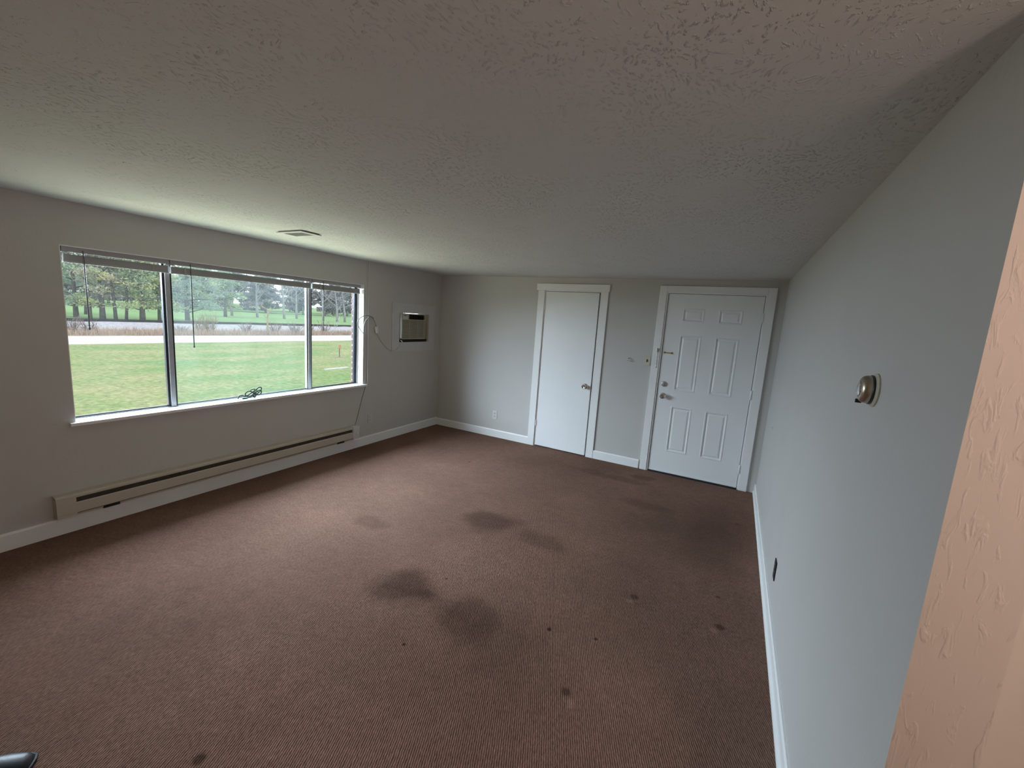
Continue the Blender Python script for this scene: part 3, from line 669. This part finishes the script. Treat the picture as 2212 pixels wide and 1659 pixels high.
for nm, c in (('leaf_a', (.38, .47, .32)), ('leaf_b', (.49, .56, .34)), ('leaf_c', (.68, .67, .34)), ('leaf_d', (.52, .45, .39)), ('leaf_e', (.38, .47, .41)), ('leaf_far', (.33, .34, .37)), ('leaf_far2', (.40, .36, .36))):  # the two far leaf colours are paled grey to imitate haze
    m_ = M[nm] = mat('foliage_' + nm, c, .9, noise=(2.2, .35), spec=.05)
    n_ = m_.node_tree.nodes; tl_ = n_.new('ShaderNodeBsdfTranslucent'); tl_.inputs[0].default_value = (*c, 1)
    mx_ = n_.new('ShaderNodeMixShader'); mx_.inputs[0].default_value = .45; o_ = n_['Material Output']
    m_.node_tree.links.new(n_['Principled BSDF'].outputs[0], mx_.inputs[1]); m_.node_tree.links.new(tl_.outputs[0], mx_.inputs[2]); m_.node_tree.links.new(mx_.outputs[0], o_.inputs[0])
M['orange'] = mat('orange_plate', (.50, .22, .10), .6, noise=(5, .15))
M['stone'] = mat('white_stone', (.52, .53, .52), .9, noise=(9, .1))

def plane(name, pts, m):
    me = bpy.data.meshes.new(name); me.from_pydata(pts, [], [tuple(range(len(pts)))]); return link(name, me, m)
def strip(name, xs, zs, y0, y1, m, step=2.0, jit=.03, seed=1):
    r = random.Random(seed); ny = int((y1 - y0) / step); V = []; Fc = []
    for j in range(ny + 1):
        for i, x in enumerate(xs): V.append((x, y0 + (y1 - y0) * j / ny, zs[i] + (r.uniform(-jit, jit) if 0 < i < len(xs) - 1 else 0)))
    k = len(xs)
    for j in range(ny):
        for i in range(k - 1): Fc.append((j * k + i, j * k + i + 1, (j + 1) * k + i + 1, (j + 1) * k + i))
    me = bpy.data.meshes.new(name); me.from_pydata(V, [], Fc); return link(name, me, m, None, True)
struct(strip('lawn', [-.232, -2, -4, -6, -8, -10, -12, -14, -16, -17.6, -17.7], [GZ] * 10 + [GZ - .03], -40, 70, 'lawn', 2, .012), 'pale green lawn outside the window', 'lawn')
struct(strip('road', [-17.6, -21.7], [GZ - .012, GZ - .012], -60, 110, 'road', 10, 0), 'pale road crossing beyond the lawn', 'road')
struct(strip('verge', [-21.7, -22.3, -23.5, -25, -26.8], [GZ - .02, GZ - .02, GZ - .05, GZ - .08, GZ - .05], -60, 110, 'verge', 2, .02), 'brown verge between the road and the rails', 'verge')
struct(strip('ballast_bank', [-26.8, -28, -29.2, -30.2, -33, -34.5], [GZ - .05, -.34, -.26, -.20, -.20, -.34], -60, 110, 'ballast', 1.2, .03), 'grey gravel bank carrying the railway', 'gravel bank')
struct(strip('field', [-34.5, -45, -60, -80, -110, -160], [-.34, -.34, -.32, -.25, .0, .6], -120, 200, 'field', 10, .03), 'green field behind the railway', 'field')
for i, x in enumerate((-30.8, -32.25)):
    r = prism('railway_rail', [(x - .07, -.21), (x + .07, -.21), (x + .07, -.19), (x + .012, -.175), (x + .012, -.14), (x + .036, -.132), (x + .036, -.098), (x - .036, -.098), (x - .036, -.132), (x - .012, -.14), (x - .012, -.175), (x - .07, -.19)], -60, 110, 'y', 'rail')
    tag(r, ('dark near rail of the railway beyond the road', 'dark far rail of the railway, just behind the near one')[i], 'rail')

# --- trees -----------------------------------------------------------
def branch_path(r, p, d, L, k=4, droop=0.0, wob=.18):
    pts = [Vector(p)]; d = Vector(d).normalized()
    for i in range(k):
        d = (d + Vector((r.uniform(-wob, wob), r.uniform(-wob, wob), r.uniform(-wob, wob) - droop))).normalized()
        pts.append(pts[-1] + d * (L / k))
    return pts
def bare(name, base, hgt, rad, m, label, group=None, seed=1, levels=3, n1=8, spread=.8, zmin=.3, cat='tree', lean=(0, 0), sub=5):
    r = random.Random(seed); bm = bmesh.new(); base = Vector(base)
    tr = branch_path(r, (0, 0, -.05), (lean[0], lean[1], 1), hgt, 7, 0, .06)
    tube(bm, tr, [rad * (1 - .85 * i / 7) for i in range(8)], 6)
    root = empty(name); t = done('trunk', bm, m, root, True)
    bm = bmesh.new()
    def grow(p, d, L, rd, lev):
        pts = branch_path(r, p, d, L, 4, -.03)
        tube(bm, pts, [rd * (1 - .75 * i / 4) for i in range(5)], 4 if lev < 2 else 3)
        if lev >= levels: return
        for q in range(sub if lev == 1 else 4):
            f = r.uniform(.3, 1.0); i = min(int(f * 4), 3); pp = pts[i].lerp(pts[i + 1], f * 4 - i)
            dd = (pts[4] - pts[0]).normalized() + Vector((r.uniform(-1, 1), r.uniform(-1, 1), r.uniform(-.4, .9))) * .75
            grow(pp, dd, L * r.uniform(.4, .65), max(rd * .5, .006), lev + 1)
    for q in range(n1):
        f = zmin + (1 - zmin) * (q + r.random()) / n1; i = min(int(f * 7), 6); pp = tr[i].lerp(tr[i + 1], f * 7 - i)
        a = r.uniform(0, 6.283); grow(pp, (math.cos(a) * spread, math.sin(a) * spread, r.uniform(.35, 1.0)), hgt * r.uniform(.28, .45) * (1.15 - .5 * f), rad * .45 * (1.1 - f * .6), 1)
    done('branches', bm, m, root, False)
    root.location = base; return tag(root, label, cat, group)
def leafy(name, base, hgt, rad, crown_r, z0, mats, label, seed=1, clumps=70, per=56, leaf=.095, group=None, forked=False, bark='bark'):
    r = random.Random(seed); base = Vector(base); root = empty(name)
    bm = bmesh.new(); tr = branch_path(r, (0, 0, -.05), (0, 0, 1), hgt * .85, 7, 0, .05)
    tube(bm, tr, [rad * (1.15 if i == 0 else 1 - .8 * i / 7) for i in range(8)], 8)
    done('trunk', bm, bark, root, True)
    bm = bmesh.new(); cl = []
    nb = clumps // 5
    for b in range(nb):
        f = (b + r.random()) / nb; z = z0 + (hgt * .82 - z0) * f * .97; a = r.uniform(0, 6.283)
        L = crown_r * (1.05 - .55 * f) * r.uniform(.7, 1.1)
        st = Vector((0, 0, z * .85 if f > .05 else z * .8)); up_ = .35 if not forked else .8
        pts = branch_path(r, st, (math.cos(a), math.sin(a), up_ if f > .12 else .25), L, 4, .04)
        tube(bm, pts, [rad * .32 * (1 - .8 * i / 4) for i in range(5)], 4)
        for k in range(5): cl.append((pts[min(4, 1 + k)] if k < 4 else pts[3]) + Vector((r.uniform(-.35, .35), r.uniform(-.35, .35), r.uniform(-.1, .35))))
    done('branches', bm, bark, root)
    per_m = [[] for _ in mats]
    for i, c in enumerate(cl): per_m[r.choices(range(len(mats)), weights=[3, 2, 1][:len(mats)])[0]].append(c)
    for mi, m in enumerate(mats):
        V = []; Fc = []
        for c in per_m[mi]:
            s = r.uniform(.32, .62)
            for k in range(per):
                p = c + Vector((r.gauss(0, s * .6), r.gauss(0, s * .6), r.gauss(0, s * .28)))
                if p.z < z0 - .1: p.z = z0 + r.random() * .2
                n = Vector((r.uniform(-1, 1), r.uniform(-1, 1), r.uniform(.1, 1.2))).normalized(); u = n.orthogonal().normalized(); v_ = n.cross(u)
                a = r.uniform(0, 6.283); u, v_ = u * math.cos(a) + v_ * math.sin(a), v_ * math.cos(a) - u * math.sin(a); l = leaf * r.uniform(.6, 1.4); i0 = len(V)
                V += [p - u * l, p + v_ * l * .45, p + u * l, p - v_ * l * .45]; Fc.append((i0, i0 + 1, i0 + 2, i0 + 3))
        me = bpy.data.meshes.new('foliage'); me.from_pydata(V, [], Fc); o = link('foliage', me, m, root)
    root.location = base; return tag(root, label, 'tree', group)
TX = -37
G1 = 'green trees behind the railway'
leafy('leafy_tree', (-38.5, 7.35, -.36), 9, .15, 2.5, 1.05, ['leaf_e', 'leaf_a'], 'leftmost green tree behind the rails, beside the window edge', 11, 125, group=G1)
leafy('leafy_tree', (TX, 8.31, -.36), 9, .17, 2.2, .95, ['leaf_d', 'leaf_b', 'leaf_c'], 'brownish green tree with low spreading boughs, second thick trunk behind the rails', 12, 125, group=G1)
leafy('leafy_tree', (-36.2, 10.35, -.36), 9, .18, 1.9, .85, ['leaf_a', 'leaf_b', 'leaf_c'], 'broad yellow-green tree with a forked trunk in the left pane', 13, 150, group=G1, forked=True)
leafy('leafy_tree', (TX, 11.75, -.36), 8, .12, 1.3, 1.0, ['leaf_b', 'leaf_a', 'leaf_c'], 'green tree partly hidden by the left mullion', 14, 100, group=G1)
leafy('leafy_tree', (-38.5, 14.4, -.36), 10, .18, 2.5, .75, ['leaf_e', 'leaf_b'], 'large blue-green tree beside the wand in the middle pane', 15, 165, group=G1)
leafy('leafy_tree', (-50, 23.6, -.36), 8, .18, 2.2, 1.0, ['leaf_b', 'leaf_e'], 'bright green tree right of the large blue-green one', 16, 120, group=G1)
leafy('leafy_tree', (-44, 9.6, -.36), 10, .15, 2.8, 1.7, ['leaf_e', 'leaf_a'], 'dim green tree behind the leftmost trunks', 17, 95, group=G1)
for (x, y, rr, hh, sd, lab) in ((TX, 7.66, .10, 6, 21, 'thin bare trunk behind the first wand'), (TX, 9.05, .12, 6, 22, 'thin reddish trunk left of the forked tree'), (TX, 9.66, .10, 6, 23, 'slim dark trunk just left of the forked tree')):
    bare('bare_tree', (x, y, -.36), hh, rr, 'bark', lab, 'bare trees near the railway', sd, 2, 6, .5, .55)
# mid-distance bare trees in the middle and right panes
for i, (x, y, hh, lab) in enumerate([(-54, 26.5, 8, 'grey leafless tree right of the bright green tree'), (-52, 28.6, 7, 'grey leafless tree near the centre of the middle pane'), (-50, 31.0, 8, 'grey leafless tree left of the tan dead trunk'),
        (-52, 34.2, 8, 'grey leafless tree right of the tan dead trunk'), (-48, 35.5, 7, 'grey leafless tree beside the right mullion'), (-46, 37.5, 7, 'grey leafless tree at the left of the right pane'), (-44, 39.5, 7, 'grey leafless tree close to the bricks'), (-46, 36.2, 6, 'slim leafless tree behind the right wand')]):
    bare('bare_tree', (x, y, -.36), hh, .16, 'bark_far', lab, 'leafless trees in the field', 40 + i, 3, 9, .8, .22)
# far woods
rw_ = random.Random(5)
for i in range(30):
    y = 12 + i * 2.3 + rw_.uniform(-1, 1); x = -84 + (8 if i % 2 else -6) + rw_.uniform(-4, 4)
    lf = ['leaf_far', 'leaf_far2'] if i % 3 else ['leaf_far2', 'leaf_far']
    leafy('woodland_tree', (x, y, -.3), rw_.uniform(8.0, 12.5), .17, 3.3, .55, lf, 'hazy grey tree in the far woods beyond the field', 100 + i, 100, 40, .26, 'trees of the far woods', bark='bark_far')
# shrubs along the verge
def shrub(base, hgt, wid, m, label, seed, n=26, cat='shrub', group='bare shrubs along the verge'):
    r = random.Random(seed); bm = bmesh.new()
    for i in range(n):
        a = r.uniform(0, 6.283); q = r.random() ** .5
        d = Vector((math.cos(a) * q * wid / hgt, math.sin(a) * q * wid / hgt, 1)); L = hgt * r.uniform(.6, 1.05)
        pts = branch_path(r, (math.cos(a) * .08, math.sin(a) * .08, -.03), d, L, 4, .0, .16)
        tube(bm, pts, [.014, .011, .009, .007, .004], 3)
        for k in range(5):
            p = pts[r.randint(1, 3)]; dd = d.normalized() + Vector((r.uniform(-1, 1), r.uniform(-1, 1), r.uniform(-.2, .8))) * .8
            tube(bm, branch_path(r, p, dd, L * r.uniform(.25, .45), 3), [.008, .006, .004, .002], 3)
    o = done('bare_shrub', bm, m); o.location = base; return tag(o, label, cat, group)
for i, (y, hh, wd_, m, lab) in enumerate([(1.9, 1.1, .55, 'twig_pink', 'pinkish bare shrub at the left window edge'), (2.9, .95, .6, 'twig_pink', 'pinkish bare shrub left of the first wand'), (3.7, .7, .5, 'twig_pink', 'low pinkish shrub behind the first wand'),
        (8.5, 1.15, .55, 'twig_tan', 'tan bare shrub in front of the blue-green tree'), (9.15, 1.35, .5, 'twig_tan', 'tall tan bare shrub in the middle pane'), (11.0, .85, .4, 'twig_pink', 'dark pinkish shrub left of the tan dead trunk'), (13.1, .9, .5, 'twig_pink', 'pinkish shrub right of the tan dead trunk'),
        (14.4, .95, .6, 'twig_pink', 'pinkish shrub beside the right mullion'), (15.8, .9, .5, 'twig_tan', 'tan shrub behind the right wand'), (17.2, 1.1, .6, 'twig_pink', 'pinkish bare shrub close to the bricks'), (7.4, .6, .4, 'twig_pink', 'low pinkish shrub right of the left mullion')]):
    shrub((-24.2 + random.uniform(-.4, .4), y, GZ - .08), hh, wd_, m, lab, 60 + i)
bare('dead_tree', (-22.6, 11.55, GZ - .05), 1.75, .085, 'bark_tan', 'tan dead trunk with stub branches at the roadside', None, 77, 2, 6, .9, .6)
# white arching branches in the right pane
wb = tag(empty('white_shrub'), 'bare shrub with white arching branches in the right pane', 'shrub')
for k, P in enumerate([[(0, 1.3, -.4), (.1, 1.5, .1), (0, 1.7, .6), (0, 1.45, .95), (0, .7, 1.25), (.1, 0, 1.3)], [(0, 1.3, -.4), (0, 1.9, .2), (0, 2.1, .75), (.1, 1.5, .75), (0, .9, .55)], [(0, 1.35, -.4), (0, 2.0, .6), (0, 2.3, 1.3), (.1, 2.1, 1.9)], [(0, 1.3, -.4), (.1, 1.0, .3), (0, .6, .75), (0, .1, 1.9)]]):
    tobj('branch', spline([(-22.6 + p[0], 15.2 + p[1] * .85, p[2]) for p in P], 6), [.022 - .018 * i / (6 * (len(P) - 1)) for i in range(6 * (len(P) - 1) + 1)], 'bark_white', wb, 4)
place(wb, (-22.6, 16.3, -.4))
# dry grass along the road
r = random.Random(3); V = []; Fc = []
for i in range(9000):
    x = -21.95 - 3.0 * r.random() ** 1.2; y = r.uniform(-2, 26); hgt = r.uniform(.16, .42); a = r.uniform(0, 6.283); wd_ = r.uniform(.010, .022)
    c, s_ = math.cos(a) * wd_, math.sin(a) * wd_; lx, ly = r.gauss(0, .08), r.gauss(0, .08); i0 = len(V)
    V += [(x - c, y - s_, GZ - .09), (x + c, y + s_, GZ - .09), (x + lx, y + ly, GZ - .05 + hgt)]; Fc.append((i0, i0 + 1, i0 + 2))
me = bpy.data.meshes.new('dry_grass'); me.from_pydata(V, [], Fc)
tag(link('dry_grass', me, 'dry'), 'dry pinkish brown grass growing along the far side of the road', 'grass', None, 'stuff')
# overhead wires and their posts
def pole(y, lab):
    o = tag(empty('utility_pole'), lab, 'pole')
    bm = bmesh.new(); tube(bm, [(-25, y, GZ - .5), (-25, y, 2), (-25, y, 4.4)], [.13, .12, .09], 10); done('post', bm, 'wood_pole', o, True, 60)
    bobj('cross_arm', (-25.6, -24.4, y - .05, y + .05, 3.9, 4.02), 'wood_pole', o)
    place(o, (-25, y, GZ))
pole(-22, 'wooden utility pole left of the view'); pole(48, 'wooden utility pole right of the view')
tag(tobj('overhead_wire', spline([(-24.9, -22, 2.9), (-24.9, -8, 1.85), (-24.9, 3.05, 1.43), (-24.9, 7.1, 1.48), (-24.9, 10.2, 1.57), (-24.9, 16, 1.83), (-24.9, 20, 2.02), (-24.9, 34, 2.9), (-24.9, 48, 3.85)], 6), .013, 'wire', None, 5), 'lower overhead wire crossing in front of the trees', 'wire')
tag(tobj('overhead_wire', spline([(-25.1, -22, 3.6), (-25.1, -8, 2.5), (-25.1, 3.05, 2.04), (-25.1, 10.5, 2.16), (-25.1, 16, 2.38), (-25.1, 20, 2.56), (-25.1, 34, 3.3), (-25.1, 48, 4.2)], 6), .010, 'wire', None, 5), 'upper thinner overhead wire crossing in front of the trees', 'wire')
# marker post and stones on the lawn
mk = tag(empty('marker_post'), 'short lawn marker post with an orange plate on top', 'marker')
tobj('post', [(-10.27, 6.79, GZ - .02), (-10.27, 6.79, .1)], .018, 'bark', mk, 8)
bobj('marker_plate', (-10.262, -10.250, 6.735, 6.855, .02, .165), 'orange', mk, .004)
lobj('soil_ring', [(.30, 0), (.24, .012), (.1, .016), (.01, .016)], 'verge', mk, 'z', (-10.27, 6.79, GZ), 18)
place(mk, (-10.27, 6.79, GZ))
for i, (y0, y1, x) in enumerate(((4.02, 4.48, -7.62), (4.53, 4.95, -7.66))):
    bm = bmesh.new(); box(bm, x - .07, x + .07, y0, y1, GZ - .02, GZ + .028, .012); 
    for v_ in bm.verts: v_.co.x += math.sin(v_.co.y * 21) * .015; v_.co.z += math.sin(v_.co.y * 37) * .004
    tag(done('flat_stone', bm, 'stone'), ('longer white flat stone lying on the lawn before the marker', 'shorter white flat stone on the lawn nearest the bricks')[i], 'stone', 'stones on the lawn')
